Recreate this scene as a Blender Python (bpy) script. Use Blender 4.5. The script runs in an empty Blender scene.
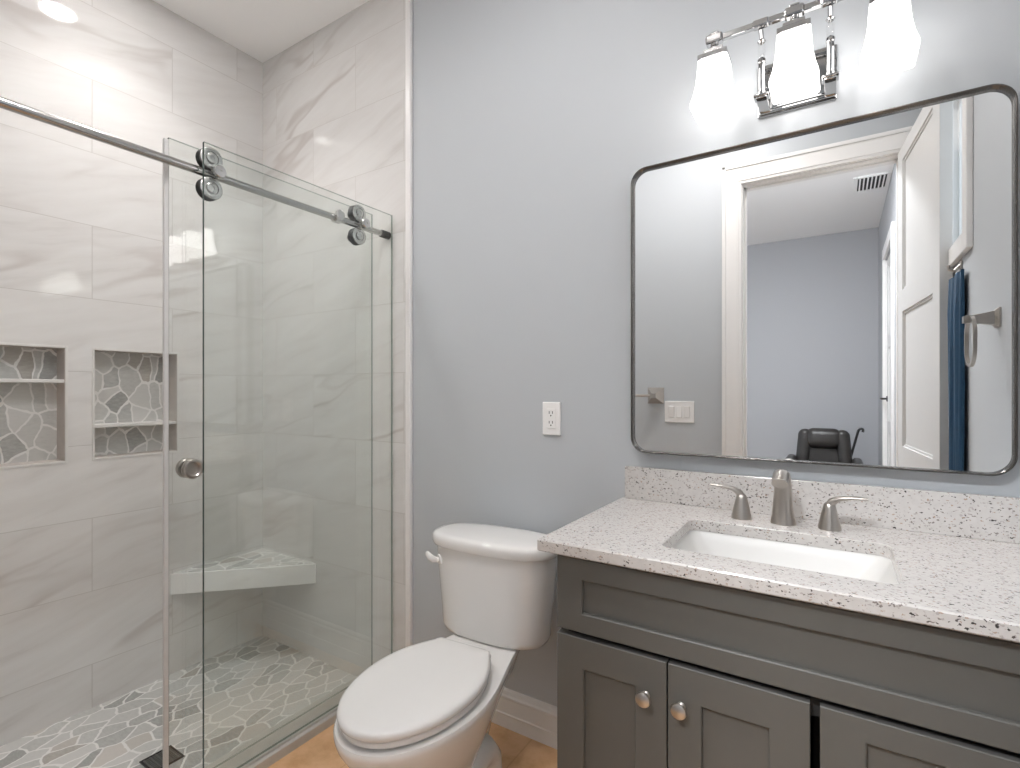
import bpy, bmesh, math, random
from mathutils import Vector, Matrix, noise
random.seed(7)
PI = math.pi
SC = bpy.context.scene
COL = SC.collection

# ------------------------------------------------------------------ camera
CAM_H = 1.243
cd = bpy.data.cameras.new('camera')
cam = bpy.data.objects.new('camera', cd)
COL.objects.link(cam)
cam.location = (0, 0, CAM_H)
cam.rotation_euler = (PI/2, 0, math.radians(32.57))
cd.sensor_fit = 'HORIZONTAL'
cd.sensor_width = 36
cd.lens = 36*513.6/1020
cd.shift_y = 6.6/1020
cd.clip_start = 0.01
SC.camera = cam

# ------------------------------------------------------------------ sky
W = bpy.data.worlds.new('sky')
SC.world = W
W.use_nodes = True
wn = W.node_tree
bg = wn.nodes['Background']
bg.inputs['Color'].default_value = (0.80, 0.90, 1.0, 1)
bg.inputs['Strength'].default_value = 0.8

# ------------------------------------------------------------------ exposure
SC.view_settings.view_transform = 'Standard'
SC.view_settings.look = 'None'
SC.view_settings.exposure = 1.25
SC.view_settings.gamma = 1.0
SC.view_settings.use_curve_mapping = False
SC.cycles.max_bounces = 14
SC.cycles.diffuse_bounces = 8
SC.cycles.glossy_bounces = 8
SC.cycles.transparent_max_bounces = 24
SC.cycles.sample_clamp_indirect = 6
SC.cycles.caustics_reflective = True
SC.cycles.blur_glossy = 0.0

SHADE_E = 2.35        # frosted glass shades of the vanity light
FILL_CAN_E = 92.0         # lenses of the added bathroom ceiling lights
ROOM_FILL_E = 140.0        # added fill lamp on the bedroom ceiling

# ------------------------------------------------------------------ node helpers
class NT:
    def __init__(s, name):
        s.m = bpy.data.materials.new(name)
        s.m.use_nodes = True
        s.t = s.m.node_tree
        s.t.nodes.clear()
        s.out = s.t.nodes.new('ShaderNodeOutputMaterial')
    def n(s, typ, props=None, **ins):
        nd = s.t.nodes.new('ShaderNode' + typ)
        for k, v in (props or {}).items():
            setattr(nd, k, v)
        for k, v in ins.items():
            key = int(k[1:]) if k[0] == 'i' and k[1:].isdigit() else k.replace('_', ' ')
            s.set(nd.inputs[key], v)
        return nd
    def set(s, sock, v):
        if hasattr(v, 'is_linked') or hasattr(v, 'links'):
            s.t.links.new(v, sock)
        elif isinstance(v, (tuple, list)) and len(v) == 3 and sock.type == 'RGBA':
            sock.default_value = (*v, 1)
        else:
            sock.default_value = v
    def math(s, op, a, b=0.0, c=None):
        nd = s.n('Math', dict(operation=op), i0=a, i1=b)
        if c is not None:
            s.set(nd.inputs[2], c)
        return nd.outputs[0]
    def mix(s, f, a, b, mode='MIX'):
        nd = s.n('Mix', dict(data_type='RGBA', blend_type=mode))
        s.set(nd.inputs[0], f); s.set(nd.inputs[6], a); s.set(nd.inputs[7], b)
        return nd.outputs[2]
    def ramp(s, f, stops):
        nd = s.n('ValToRGB')
        cr = nd.color_ramp
        while len(cr.elements) < len(stops):
            cr.elements.new(0.5)
        for e, (p, c) in zip(cr.elements, stops):
            e.position = p
            e.color = (*c, 1) if len(c) == 3 else c
        s.set(nd.inputs[0], f)
        return nd.outputs[0]
    def smooth(s, v, lo, hi):
        nd = s.n('MapRange', dict(interpolation_type='SMOOTHSTEP'))
        s.set(nd.inputs['Value'], v)
        nd.inputs['From Min'].default_value = lo
        nd.inputs['From Max'].default_value = hi
        return nd.outputs[0]
    def coords(s):
        return s.n('TexCoord').outputs['Object']
    def principled(s, col, rough=0.5, metal=0.0, normal=None, spec=0.5, coat=0.0):
        p = s.n('BsdfPrincipled')
        s.set(p.inputs['Base Color'], col)
        s.set(p.inputs['Roughness'], rough)
        s.set(p.inputs['Metallic'], metal)
        s.set(p.inputs['Specular IOR Level'], spec)
        if coat:
            p.inputs['Coat Weight'].default_value = coat
        if normal is not None:
            s.set(p.inputs['Normal'], normal)
        s.t.links.new(p.outputs[0], s.out.inputs[0])
        return s.m
    def bump(s, h, strength=0.3, dist=0.002):
        return s.n('Bump', Strength=strength, Distance=dist, Height=h).outputs[0]

def plain(name, col, rough=0.5, metal=0.0, spec=0.5, var=0.03, scale=30, coat=0.0):
    t = NT(name)
    nz = t.n('TexNoise', Vector=t.coords(), Scale=scale, Detail=3).outputs[0]
    d = tuple(c*(1-var*2) for c in col)
    return t.principled(t.mix(nz, d, tuple(min(1, c*(1+var)) for c in col)), rough, metal, spec=spec, coat=coat)

def emit(name, col, strength):
    t = NT(name)
    e = t.n('Emission', Color=col, Strength=strength)
    t.t.links.new(e.outputs[0], t.out.inputs[0])
    return t.m

def paint(name, col, rough=0.55):
    t = NT(name)
    co = t.coords()
    fine = t.n('TexNoise', Vector=co, Scale=260, Detail=2).outputs[0]
    return t.principled(col, rough, normal=t.bump(fine, 0.06, 0.001), spec=0.35)

def brushed(name, col, rough=0.28):
    t = NT(name)
    nz = t.n('TexNoise', Vector=t.coords(), Scale=18, Detail=2).outputs[0]
    r = t.math('MULTIPLY_ADD', nz, 0.04, rough - 0.02)
    return t.principled(col, r, 1.0)

def tile_mat(name, axis, u0, sgn=1):
    t = NT(name)
    sep = t.n('SeparateXYZ', Vector=t.coords())
    u, z = sep.outputs[axis], sep.outputs[2]
    rowf = t.math('DIVIDE', t.math('SUBTRACT', z, 2.812), 0.2985)
    row = t.math('FLOOR', rowf)
    par = t.math('MODULO', t.math('ADD', row, 40.0), 2.0)
    uf = t.math('ADD', t.math('DIVIDE', t.math('SUBTRACT', u, u0), 0.6), t.math('MULTIPLY', par, 0.5))
    colm = t.math('FLOOR', uf)
    fu, fv = t.math('FRACT', uf), t.math('FRACT', rowf)
    du = t.math('MULTIPLY', t.math('MINIMUM', fu, t.math('SUBTRACT', 1.0, fu)), 0.6)
    dv = t.math('MULTIPLY', t.math('MINIMUM', fv, t.math('SUBTRACT', 1.0, fv)), 0.2985)
    d = t.math('MINIMUM', du, dv)
    grout = t.math('SUBTRACT', 1.0, t.smooth(d, 0.0009, 0.0020))
    cell = t.n('CombineXYZ', X=row, Y=colm, Z=3.7).outputs[0]
    wn_ = t.n('TexWhiteNoise', dict(noise_dimensions='3D'), Vector=cell)
    rnd = wn_.outputs['Value']
    # veins run along the tile, rising about 18 degrees
    ca, sa = math.cos(0.30), math.sin(0.30)*sgn
    al = t.math('ADD', t.math('MULTIPLY', u, ca), t.math('MULTIPLY', z, sa))
    pe = t.math('SUBTRACT', t.math('MULTIPLY', z, ca), t.math('MULTIPLY', u, sa))
    off = t.math('MULTIPLY', rnd, 37.0)
    warp = t.n('TexNoise', dict(noise_dimensions='4D'), Vector=t.n('CombineXYZ', X=al, Y=pe, Z=0.0).outputs[0], W=off, Scale=3.0, Detail=2).outputs[0]
    pe2 = t.math('ADD', pe, t.math('MULTIPLY', warp, 0.10))
    v1 = t.n('CombineXYZ', X=t.math('MULTIPLY', al, 1.3), Y=t.math('MULTIPLY', pe2, 9.0), Z=0.0).outputs[0]
    soft = t.n('TexNoise', dict(noise_dimensions='4D'), Vector=v1, W=off, Scale=1.6, Detail=5, Roughness=0.6).outputs[0]
    v2 = t.n('CombineXYZ', X=t.math('MULTIPLY', al, 0.9), Y=t.math('MULTIPLY', pe2, 5.0), Z=2.0).outputs[0]
    rid = t.n('TexNoise', dict(noise_dimensions='4D'), Vector=v2, W=off, Scale=1.0, Detail=2, Roughness=0.5).outputs[0]
    ridge = t.math('SUBTRACT', 1.0, t.smooth(t.math('ABSOLUTE', t.math('SUBTRACT', rid, 0.5)), 0.0, 0.03))
    gate = t.smooth(t.n('TexNoise', dict(noise_dimensions='4D'), Vector=v2, W=t.math('ADD', off, 9.0), Scale=0.8).outputs[0], 0.48, 0.7)
    vein = t.math('MULTIPLY', t.math('MULTIPLY', ridge, gate), 0.42)
    base = t.ramp(soft, [(0.22, (0.555, 0.53, 0.51)), (0.42, (0.665, 0.648, 0.63)), (0.7, (0.72, 0.71, 0.695))])
    c = t.mix(vein, base, (0.36, 0.30, 0.27))
    c = t.mix(t.math('MULTIPLY', rnd, 0.10), c, (0.56, 0.55, 0.54))
    c = t.mix(t.math('MULTIPLY', grout, 0.85), c, (0.47, 0.445, 0.42))
    nb = t.bump(t.smooth(d, 0.0, 0.002), 0.35, 0.0012)
    return t.principled(c, t.math('MULTIPLY_ADD', grout, 0.4, 0.055), normal=nb, spec=0.62)

def pebble_mat(name, a, b, scale=9.0, tint=(1, 1, 1)):
    """flat broken-stone mosaic with pale grout, laid in the plane of object axes a, b"""
    t = NT(name)
    sep = t.n('SeparateXYZ', Vector=t.coords())
    p = t.n('CombineXYZ', X=sep.outputs[a], Y=sep.outputs[b], Z=0.0).outputs[0]
    nz = t.n('TexNoise', Vector=p, Scale=10, Detail=3).outputs['Color']
    pw = t.n('VectorMath', dict(operation='MULTIPLY_ADD'))
    t.set(pw.inputs[0], nz); pw.inputs[1].default_value = (0.050, 0.050, 0); t.set(pw.inputs[2], p)
    mp = t.n('Mapping', Vector=pw.outputs[0], Rotation=(0, 0, 0.5), Scale=(1.25, 0.85, 1)).outputs[0]
    vo = t.n('TexVoronoi', dict(voronoi_dimensions='2D', feature='DISTANCE_TO_EDGE'), Vector=mp, Scale=scale)
    vc = t.n('TexVoronoi', dict(voronoi_dimensions='2D', feature='F1'), Vector=mp, Scale=scale)
    d = vo.outputs['Distance']
    stone = t.smooth(d, 0.035, 0.065)
    rnd = t.n('SeparateColor', Color=vc.outputs['Color'])
    g = t.n('TexNoise', Vector=t.n('VectorMath', dict(operation='MULTIPLY'), i0=p, i1=(1, 2.4, 1)).outputs[0], Scale=38, Detail=5, Roughness=0.65).outputs[0]
    k = t.math('ADD', t.math('MULTIPLY', rnd.outputs[0], 0.75), t.math('MULTIPLY', t.math('SUBTRACT', g, 0.5), 0.55))
    tc = lambda c: tuple(x*y for x, y in zip(c, tint))
    c = t.ramp(k, [(0.0, tc((0.30, 0.30, 0.285))), (0.16, tc((0.40, 0.40, 0.385))), (0.4, tc((0.50, 0.50, 0.48))), (0.85, tc((0.58, 0.57, 0.55)))])
    c = t.mix(t.math('MULTIPLY', t.math('GREATER_THAN', rnd.outputs[1], 0.90), 0.30), c, (0.45, 0.37, 0.30))
    c = t.mix(stone, (0.74, 0.73, 0.71), c)
    nb = t.bump(t.math('ADD', t.smooth(d, 0.02, 0.10), t.math('MULTIPLY', g, 0.15)), 0.35, 0.002)
    return t.principled(c, 0.42, normal=nb)

def quartz_mat():
    t = NT('speckled_quartz')
    co = t.coords()
    wn_ = t.n('TexNoise', Vector=co, Scale=130, Detail=2).outputs['Color']
    wv = t.n('VectorMath', dict(operation='MULTIPLY_ADD'))
    t.set(wv.inputs[0], wn_); wv.inputs[1].default_value = (0.010, 0.010, 0.010); t.set(wv.inputs[2], co)
    nz = t.n('TexNoise', Vector=co, Scale=70, Detail=3).outputs[0]
    c = t.mix(nz, (0.53, 0.505, 0.485), (0.66, 0.635, 0.612))
    for sc, thr, lo, colr, seed in ((170, 0.24, 0.74, (0.44, 0.405, 0.385), 0), (160, 0.24, 0.88, (0.25, 0.22, 0.205), 4.3),
                                    (125, 0.21, 0.92, (0.055, 0.048, 0.045), 9.1), (200, 0.24, 0.91, (0.10, 0.085, 0.08), 2.2),
                                    (160, 0.22, 0.88, (0.42, 0.32, 0.26), 14.2)):
        mp = t.n('Mapping', Vector=wv.outputs[0], Location=(seed, seed*0.7, seed*0.3), Rotation=(0.3+seed, 0.5, seed), Scale=(0.8, 1.6, 1.25)).outputs[0]
        vo = t.n('TexVoronoi', dict(feature='F1', distance='CHEBYCHEV'), Vector=mp, Scale=sc)
        sp = t.n('SeparateColor', Color=vo.outputs['Color'])
        on = t.math('GREATER_THAN', sp.outputs[0], lo)
        m = t.math('MULTIPLY', on, t.math('SUBTRACT', 1.0, t.smooth(vo.outputs['Distance'], thr, thr+0.10)))
        c = t.mix(m, c, colr)
    return t.principled(c, 0.16, spec=0.5)

def glass_mat(name, tint, edge=False):
    t = NT(name)
    lw = t.n('LayerWeight', Blend=0.5)
    f5 = t.math('POWER', lw.outputs['Facing'], 5.0)
    sch = t.math('MULTIPLY_ADD', f5, 0.94, 0.042)
    tr = t.n('BsdfTransparent', Color=tint)
    gl = t.n('BsdfGlossy', Color=(1, 1, 1), Roughness=0.0)
    mx = t.n('MixShader')
    t.set(mx.inputs[0], sch)
    t.t.links.new(tr.outputs[0], mx.inputs[1]); t.t.links.new(gl.outputs[0], mx.inputs[2])
    t.t.links.new(mx.outputs[0], t.out.inputs[0])
    return t.m

def travertine():
    t = NT('tan_stone_floor_tile')
    co = t.coords()
    n1 = t.n('TexNoise', Vector=co, Scale=7, Detail=6, Roughness=0.65).outputs[0]
    n2 = t.n('TexNoise', Vector=co, Scale=45, Detail=4).outputs[0]
    c = t.ramp(n1, [(0.3, (0.46, 0.245, 0.105)), (0.5, (0.66, 0.40, 0.215)), (0.72, (0.78, 0.52, 0.31))])
    c = t.mix(t.math('MULTIPLY', n2, 0.35), c, (0.72, 0.47, 0.27))
    br = t.n('TexBrick', dict(offset=0.0), Vector=co, Color1=(1, 1, 1), Color2=(0.93, 0.93, 0.93), Mortar=(0.86, 0.83, 0.80), Scale=1.0)
    br.inputs['Mortar Size'].default_value = 0.003
    br.inputs['Brick Width'].default_value = 0.46
    br.inputs['Row Height'].default_value = 0.46
    c = t.mix(1.0, c, br.outputs[0], 'MULTIPLY')
    return t.principled(c, 0.38)

def leather():
    t = NT('black_leather')
    co = t.coords()
    vo = t.n('TexVoronoi', Vector=co, Scale=220).outputs['Distance']
    nz = t.n('TexNoise', Vector=co, Scale=9, Detail=4).outputs[0]
    return t.principled(t.mix(nz, (0.018, 0.016, 0.015), (0.05, 0.045, 0.042)), 0.36, normal=t.bump(t.math('ADD', nz, t.math('MULTIPLY', vo, 0.2)), 0.4, 0.004))

M = {}
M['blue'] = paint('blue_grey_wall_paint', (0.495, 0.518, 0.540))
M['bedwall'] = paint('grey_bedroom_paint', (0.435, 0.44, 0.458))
M['ceil'] = paint('white_ceiling_paint', (0.92, 0.915, 0.91), 0.8)
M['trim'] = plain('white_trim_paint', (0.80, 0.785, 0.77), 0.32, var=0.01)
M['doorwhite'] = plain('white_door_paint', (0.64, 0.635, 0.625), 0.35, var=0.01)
M['tileL'] = tile_mat('marble_look_tile_long_wall', 1, 0.849, 1)
M['tileE'] = tile_mat('marble_look_tile_end_wall', 0, -2.147, 1)
M['tilein'] = plain('niche_edge_tile', (0.52, 0.47, 0.43), 0.3, var=0.08, scale=25)
M['pebF'] = pebble_mat('stone_mosaic_floor', 0, 1, 13.0, (1.04, 1.04, 1.04))
M['pebN'] = pebble_mat('stone_mosaic_niche', 1, 2, 13.5, (1.08, 1.08, 1.08))
M['stone'] = plain('pale_stone', (0.66, 0.645, 0.62), 0.3, var=0.06, scale=12)
M['bench'] = plain('white_bench_stone', (0.80, 0.79, 0.775), 0.25, var=0.03, scale=12)
M['curb'] = plain('grey_curb_stone', (0.50, 0.48, 0.44), 0.35, var=0.10, scale=18)
M['floor'] = travertine()
M['carpet'] = plain('bedroom_floor_wood', (0.45, 0.36, 0.28), 0.5, var=0.1, scale=8)
M['quartz'] = quartz_mat()
M['cab'] = plain('charcoal_cabinet_paint', (0.112, 0.109, 0.099), 0.42, var=0.02, spec=0.4)
M['cabin'] = plain('dark_cabinet_inside', (0.02, 0.02, 0.02), 0.7)  # near-black colour stands in for shade behind the door gaps
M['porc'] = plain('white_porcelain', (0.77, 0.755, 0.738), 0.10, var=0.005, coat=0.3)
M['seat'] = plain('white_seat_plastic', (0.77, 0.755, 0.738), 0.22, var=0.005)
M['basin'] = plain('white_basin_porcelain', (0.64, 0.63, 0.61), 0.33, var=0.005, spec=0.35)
M['nickel'] = brushed('brushed_nickel', (0.50, 0.465, 0.43), 0.29)
M['darknickel'] = brushed('dark_brushed_nickel', (0.15, 0.14, 0.13), 0.25)
M['steel'] = brushed('polished_steel', (0.52, 0.51, 0.495), 0.17)
M['satin'] = brushed('satin_steel', (0.64, 0.63, 0.615), 0.27)
M['chrome'] = plain('chrome', (0.46, 0.46, 0.46), 0.07, 1.0, var=0.01)
M['black'] = plain('black_rubber', (0.012, 0.012, 0.012), 0.5)
M['dark'] = plain('dark_metal', (0.05, 0.05, 0.05), 0.35, 0.8)
M['grate'] = plain('grey_grate_metal', (0.22, 0.22, 0.21), 0.4, 0.6)
M['plastic'] = plain('white_plate_plastic', (0.84, 0.83, 0.82), 0.3, var=0.01)
M['slot'] = plain('dark_slot', (0.03, 0.03, 0.03), 0.6)
M['glass'] = glass_mat('clear_shower_glass', (0.968, 0.980, 0.973))
M['gedge'] = plain('green_glass_edge', (0.055, 0.085, 0.075), 0.15)
M['gtop'] = glass_mat('pale_glass_edge', (0.50, 0.56, 0.53))
M['seal'] = plain('clear_vinyl_seal', (0.62, 0.61, 0.60), 0.3)
M['win'] = glass_mat('window_glass', (0.97, 0.98, 0.98))
M['crystal'] = glass_mat('clear_crystal', (0.97, 0.97, 0.97))
M['leather'] = leather()
M['navy'] = plain('navy_cloth', (0.012, 0.055, 0.115), 0.8, var=0.1, scale=60)  # for the added sheet behind the door
M['shade'] = emit('lit_frosted_glass', (1.0, 0.97, 0.945), SHADE_E)
M['can'] = emit('lit_lamp_lens', (1.0, 0.97, 0.955), FILL_CAN_E)  # glow of the two added bathroom ceiling lights
M['can_shower'] = emit('lit_shower_lamp_lens', (1.0, 0.97, 0.955), 48.0)
M['roomlamp'] = emit('lit_ceiling_lamp', (0.93, 0.96, 1.0), ROOM_FILL_E)  # glow of the added bedroom lamp
_t = NT('mirror_glass')
_g = _t.n('BsdfGlossy', Color=(0.925, 0.928, 0.925), Roughness=0.0)
_t.t.links.new(_g.outputs[0], _t.out.inputs[0])
M['mirror'] = _t.m

# ------------------------------------------------------------------ mesh helpers
def B():
    return bmesh.new()

def box(bm, x0, x1, y0, y1, z0, z1, bev=0.0, seg=2, rot=None, mi=0):
    r = bmesh.ops.create_cube(bm, size=1)
    vs = r['verts']
    for v in vs:
        v.co = Vector(((x0+x1)/2 + v.co.x*(x1-x0), (y0+y1)/2 + v.co.y*(y1-y0), (z0+z1)/2 + v.co.z*(z1-z0)))
    fs = list({f for v in vs for f in v.link_faces})
    for f in fs:
        f.material_index = mi
    if bev > 0:
        es = list({e for v in vs for e in v.link_edges})
        rb = bmesh.ops.bevel(bm, geom=es, offset=bev, segments=seg, profile=0.5, affect='EDGES')
        vs = list({v for f in rb['faces'] for v in f.verts} | {v for v in vs if v.is_valid})
    if rot is not None:
        bmesh.ops.transform(bm, matrix=rot, verts=[v for v in vs if v.is_valid])
    return vs

def loft(bm, rings, cap=True, closed=True, mi=0):
    vr = [[bm.verts.new(p) for p in r] for r in rings]
    n = len(vr[0])
    for a, b in zip(vr, vr[1:]):
        for i in range(n if closed else n-1):
            f = bm.faces.new((a[i], a[(i+1) % n], b[(i+1) % n], b[i]))
            f.material_index = mi
    if cap:
        for r in (vr[0][::-1], vr[-1]):
            bm.faces.new(r).material_index = mi
    return vr

def frame_axes(d):
    d = d.normalized()
    up = Vector((0, 0, 1)) if abs(d.z) < 0.95 else Vector((1, 0, 0))
    a = d.cross(up).normalized()
    return a, a.cross(d).normalized()

def tube(bm, pts, rad, n=16, cap=True, flat=1.0, up=None, square=False):
    pts = [Vector(p) for p in pts]
    rads = rad if isinstance(rad, (list, tuple)) else [rad]*len(pts)
    rings = []
    prev = None
    for i, p in enumerate(pts):
        d = (pts[min(i+1, len(pts)-1)] - pts[max(i-1, 0)]).normalized()
        if prev is None:
            a, b = frame_axes(d)
        else:
            a = (prev - d*prev.dot(d)).normalized()
            b = a.cross(d).normalized()
        prev = a
        r = rads[i]
        ra, rb = (r if isinstance(r, (tuple, list)) else (r, r*flat))
        ring = []
        for k in range(n):
            th = 2*PI*k/n
            ring.append(p + a*ra*math.cos(th) + b*rb*math.sin(th))
        rings.append(ring)
    loft(bm, rings, cap)

def lathe(bm, prof, org, axis, n=28, mi=0, cap=True):
    """prof: list of (radius, height along axis)"""
    org, axis = Vector(org), Vector(axis).normalized()
    a, b = frame_axes(axis)
    rings = []
    for r, h in prof:
        r = max(r, 1e-5)
        rings.append([org + axis*h + (a*math.cos(2*PI*k/n) + b*math.sin(2*PI*k/n))*r for k in range(n)])
    loft(bm, rings, cap, mi=mi)

def rrect(w, h, r, n=8):
    """rounded rectangle outline about the origin, (u, v) pairs"""
    pts = []
    for cx, cy, a0 in ((w/2-r, h/2-r, 0), (-w/2+r, h/2-r, PI/2), (-w/2+r, -h/2+r, PI), (w/2-r, -h/2+r, 1.5*PI)):
        for k in range(n+1):
            a = a0 + PI/2*k/n
            pts.append((cx + r*math.cos(a), cy + r*math.sin(a)))
    return pts

def finish(bm, ang=35, smooth=True):
    bmesh.ops.remove_doubles(bm, verts=bm.verts, dist=1e-6)
    bmesh.ops.recalc_face_normals(bm, faces=bm.faces)
    if smooth:
        for f in bm.faces:
            f.smooth = True
        for e in bm.edges:
            if len(e.link_faces) == 2 and e.calc_face_angle(0) > math.radians(ang):
                e.smooth = False

def world_loc(o):
    return Vector(o.location)

def obj(name, bm, mat, parent=None, loc=None, local=False, label=None, smooth=True, ang=35, recalc=True):
    """one mesh object; coordinates are world ones unless local"""
    if recalc:
        finish(bm, ang, smooth)
    me = bpy.data.meshes.new(name)
    bm.to_mesh(me); bm.free()
    for m in (mat if isinstance(mat, (list, tuple)) else [mat]):
        me.materials.append(m)
    o = bpy.data.objects.new(name, me)
    COL.objects.link(o)
    if parent is not None:
        o.parent = parent
        if not local:
            org = Vector((0, 0, 0)); q = parent
            while q is not None:
                org += Vector(q.location); q = q.parent
            me.transform(Matrix.Translation(-org))
    elif loc is not None:
        if not local:
            me.transform(Matrix.Translation(-Vector(loc)))
        o.location = loc
    if label:
        o['label'] = label
    return o

def thing(name, label, cat, loc, rotz=0.0, group=None):
    o = bpy.data.objects.new(name, None)
    o.empty_display_size = 0.1
    COL.objects.link(o)
    o.location = loc
    o.rotation_euler = (0, 0, rotz)
    o['label'] = label; o['category'] = cat
    if group:
        o['group'] = group
    return o

def tag(o, label, cat, group=None):
    o['label'] = label; o['category'] = cat
    if group:
        o['group'] = group
    return o

def struct(name, bm, mat, label, cat, parent=None, smooth=False):
    o = obj(name, bm, mat, parent, smooth=smooth)
    o['kind'] = 'structure'; o['label'] = label; o['category'] = cat
    return o

def dup(src, loc, label, group=None):
    r = src.copy(); COL.objects.link(r); r.location = loc
    r['label'] = label
    if group:
        r['group'] = group
    for ch in list(src.children):
        c = ch.copy(); COL.objects.link(c); c.parent = r
        for g in list(ch.children):
            d = g.copy(); COL.objects.link(d); d.parent = c
    return r

# ------------------------------------------------------------------ room numbers
XL, XR = -2.568, 0.362           # tiled long wall, right wall
YB, YF = 1.600, -0.050           # vanity wall, wall with the doorway
ZC = 2.978
SF = -0.0525                     # shower floor
YE = 1.588                       # face of the tiled end wall
XT = -1.506                      # where the tile ends and the paint begins
DX0, DX1, DZ = -0.460, 0.262, 2.421   # doorway
WT = 0.115
BY = -3.55                       # far wall of the bedroom
BXL = -3.2

# ------------------------------------------------------------------ floors and ceilings
bm = B(); box(bm, -1.585, XR+0.1, YF-WT, YB+0.1, -0.10, 0.0)
struct('floor', bm, M['floor'], 'tan stone tile floor around the toilet', 'floor')
bm = B(); box(bm, XL-0.1, -1.66, YF, YB+0.1, SF-0.06, SF)
struct('floor_shower', bm, M['pebF'], 'grey broken stone mosaic shower floor', 'floor')
bm = B(); box(bm, BXL-0.1, XR+0.1, BY-0.1, YF-WT, -0.10, 0.0)
struct('floor_bedroom', bm, M['carpet'], 'brown floor of the room beyond the doorway', 'floor')
bm = B(); box(bm, XL-0.2, XR+0.15, YF-WT, YB+0.15, ZC, ZC+0.1)
struct('ceiling', bm, M['ceil'], 'white bathroom ceiling above shower', 'ceiling')
bm = B(); box(bm, BXL-0.15, XR+0.15, BY-0.15, YF-WT, ZC, ZC+0.1)
struct('ceiling_bedroom', bm, M['ceil'], 'grey ceiling of the room reflected through the doorway', 'ceiling')

# ------------------------------------------------------------------ walls
bm = B(); box(bm, XT, XR+0.15, YB, YB+0.12, 0, ZC)
struct('wall_back', bm, M['blue'], 'blue grey painted wall behind toilet and vanity', 'wall')
bm = B(); box(bm, XL-0.12, XT-0.012, YE, YB+0.12, SF, ZC)
struct('wall_shower_end', bm, M['tileE'], 'marble look tiled end wall of the shower', 'wall')

# long tiled wall with two niche openings
NZ0, NZ1 = 0.966, 1.410
NA = (0.450, 0.762)
NB = (0.858, 1.169)
bm = B()
for (y0, y1, z0, z1) in ((YF-WT, NA[0], SF, ZC), (NA[1], NB[0], SF, ZC), (NB[1], YE, SF, ZC),
                         (NA[0], NA[1], SF, NZ0), (NA[0], NA[1], NZ1, ZC), (NB[0], NB[1], SF, NZ0), (NB[0], NB[1], NZ1, ZC)):
    vs = [bm.verts.new((XL, y, z)) for y, z in ((y0, z0), (y1, z0), (y1, z1), (y0, z1))]
    bm.faces.new(vs)
box(bm, XL-0.14, XL-0.10, YF-WT, YE, SF, ZC)
struct('wall_left', bm, M['tileL'], 'long marble look tiled shower wall with two niches', 'wall')

# wall with the doorway
bm = B()
box(bm, -1.585, DX0-0.02, YF-WT, YF, 0, ZC)
box(bm, DX1+0.02, XR+0.15, YF-WT, YF, 0, ZC)
box(bm, DX0-0.02, DX1+0.02, YF-WT, YF, DZ+0.02, ZC)
struct('wall_front', bm, M['blue'], 'blue grey wall with the doorway, seen in the mirror', 'wall')
bm = B(); box(bm, XL-0.12, -1.585, YF-WT, YF, SF, ZC)
struct('wall_shower_front', bm, M['tileE'], 'tiled shower wall facing the end wall', 'wall')

# right wall with a high window
WY0, WY1, WZ0, WZ1 = 0.13, 0.925, 1.765, 2.55
bm = B()
box(bm, XR, XR+0.14, YF-WT, WY0, 0, ZC)
box(bm, XR, XR+0.14, WY1, YB, 0, ZC)
box(bm, XR, XR+0.14, WY0, WY1, 0, WZ0)
box(bm, XR, XR+0.14, WY0, WY1, WZ1, ZC)
struct('wall_right', bm, M['blue'], 'painted side wall with high window, seen in the mirror', 'wall')

# bedroom shell
bm = B(); box(bm, BXL-0.12, XR+0.14, BY-0.12, BY, 0, ZC)
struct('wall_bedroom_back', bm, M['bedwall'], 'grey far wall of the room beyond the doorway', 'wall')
bm = B()
box(bm, XR, XR+0.14, BY, -2.60, 0, ZC); box(bm, XR, XR+0.14, -1.80, YF-WT, 0, ZC); box(bm, XR, XR+0.14, -2.60, -1.80, 2.42, ZC)
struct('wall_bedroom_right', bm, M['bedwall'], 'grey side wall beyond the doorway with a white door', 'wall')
bm = B()
box(bm, BXL-0.12, BXL, BY, -3.0, 0, ZC); box(bm, BXL-0.12, BXL, -1.0, YF-WT, 0, ZC)
box(bm, BXL-0.12, BXL, -3.0, -1.0, 0, 0.5); box(bm, BXL-0.12, BXL, -3.0, -1.0, 2.3, ZC)
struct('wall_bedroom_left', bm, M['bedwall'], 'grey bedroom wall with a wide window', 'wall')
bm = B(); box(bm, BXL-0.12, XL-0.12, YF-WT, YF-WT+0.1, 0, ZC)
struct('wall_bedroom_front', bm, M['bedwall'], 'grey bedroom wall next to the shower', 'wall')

# tile edge strip, curb, baseboards, casings
bm = B(); box(bm, -1.534, XT, YE-0.006, YB, 0, ZC, 0.004)
struct('trim_1', bm, M['trim'], 'white vertical edge strip between shower tile and blue wall', 'trim')
bm = B(); box(bm, -1.72, -1.585, YF, YE, SF-0.03, 0.032, 0.004)
box(bm, -1.622, -1.600, YF, YE, 0.030, 0.040)
struct('trim_2', bm, M['curb'], 'low grey stone curb under the shower glass', 'curb')
bm = B()
for x0, x1, y in ((XT, -0.55, YB),):
    prof = [(0, 0), (0.014, 0), (0.014, 0.046), (0.0155, 0.050), (0.0125, 0.054), (0.0125, 0.105), (0.0165, 0.111), (0.0165, 0.117), (0.0115, 0.122), (0.0085, 0.134), (0.003, 0.139), (0, 0.139)]
    loft(bm, [[(x, y-p, z) for p, z in prof] for x in (x0, x1)])
struct('baseboard_back', bm, M['trim'], 'white moulded baseboard behind the toilet', 'baseboard')
bm = B()
box(bm, -1.58, DX0-0.115, YF, YF+0.014, 0, 0.135, 0.003)
struct('baseboard_front', bm, M['trim'], 'white baseboard beside the doorway', 'baseboard')
bm = B()
box(bm, BXL, XR, BY, BY+0.014, 0, 0.135, 0.003)
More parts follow.
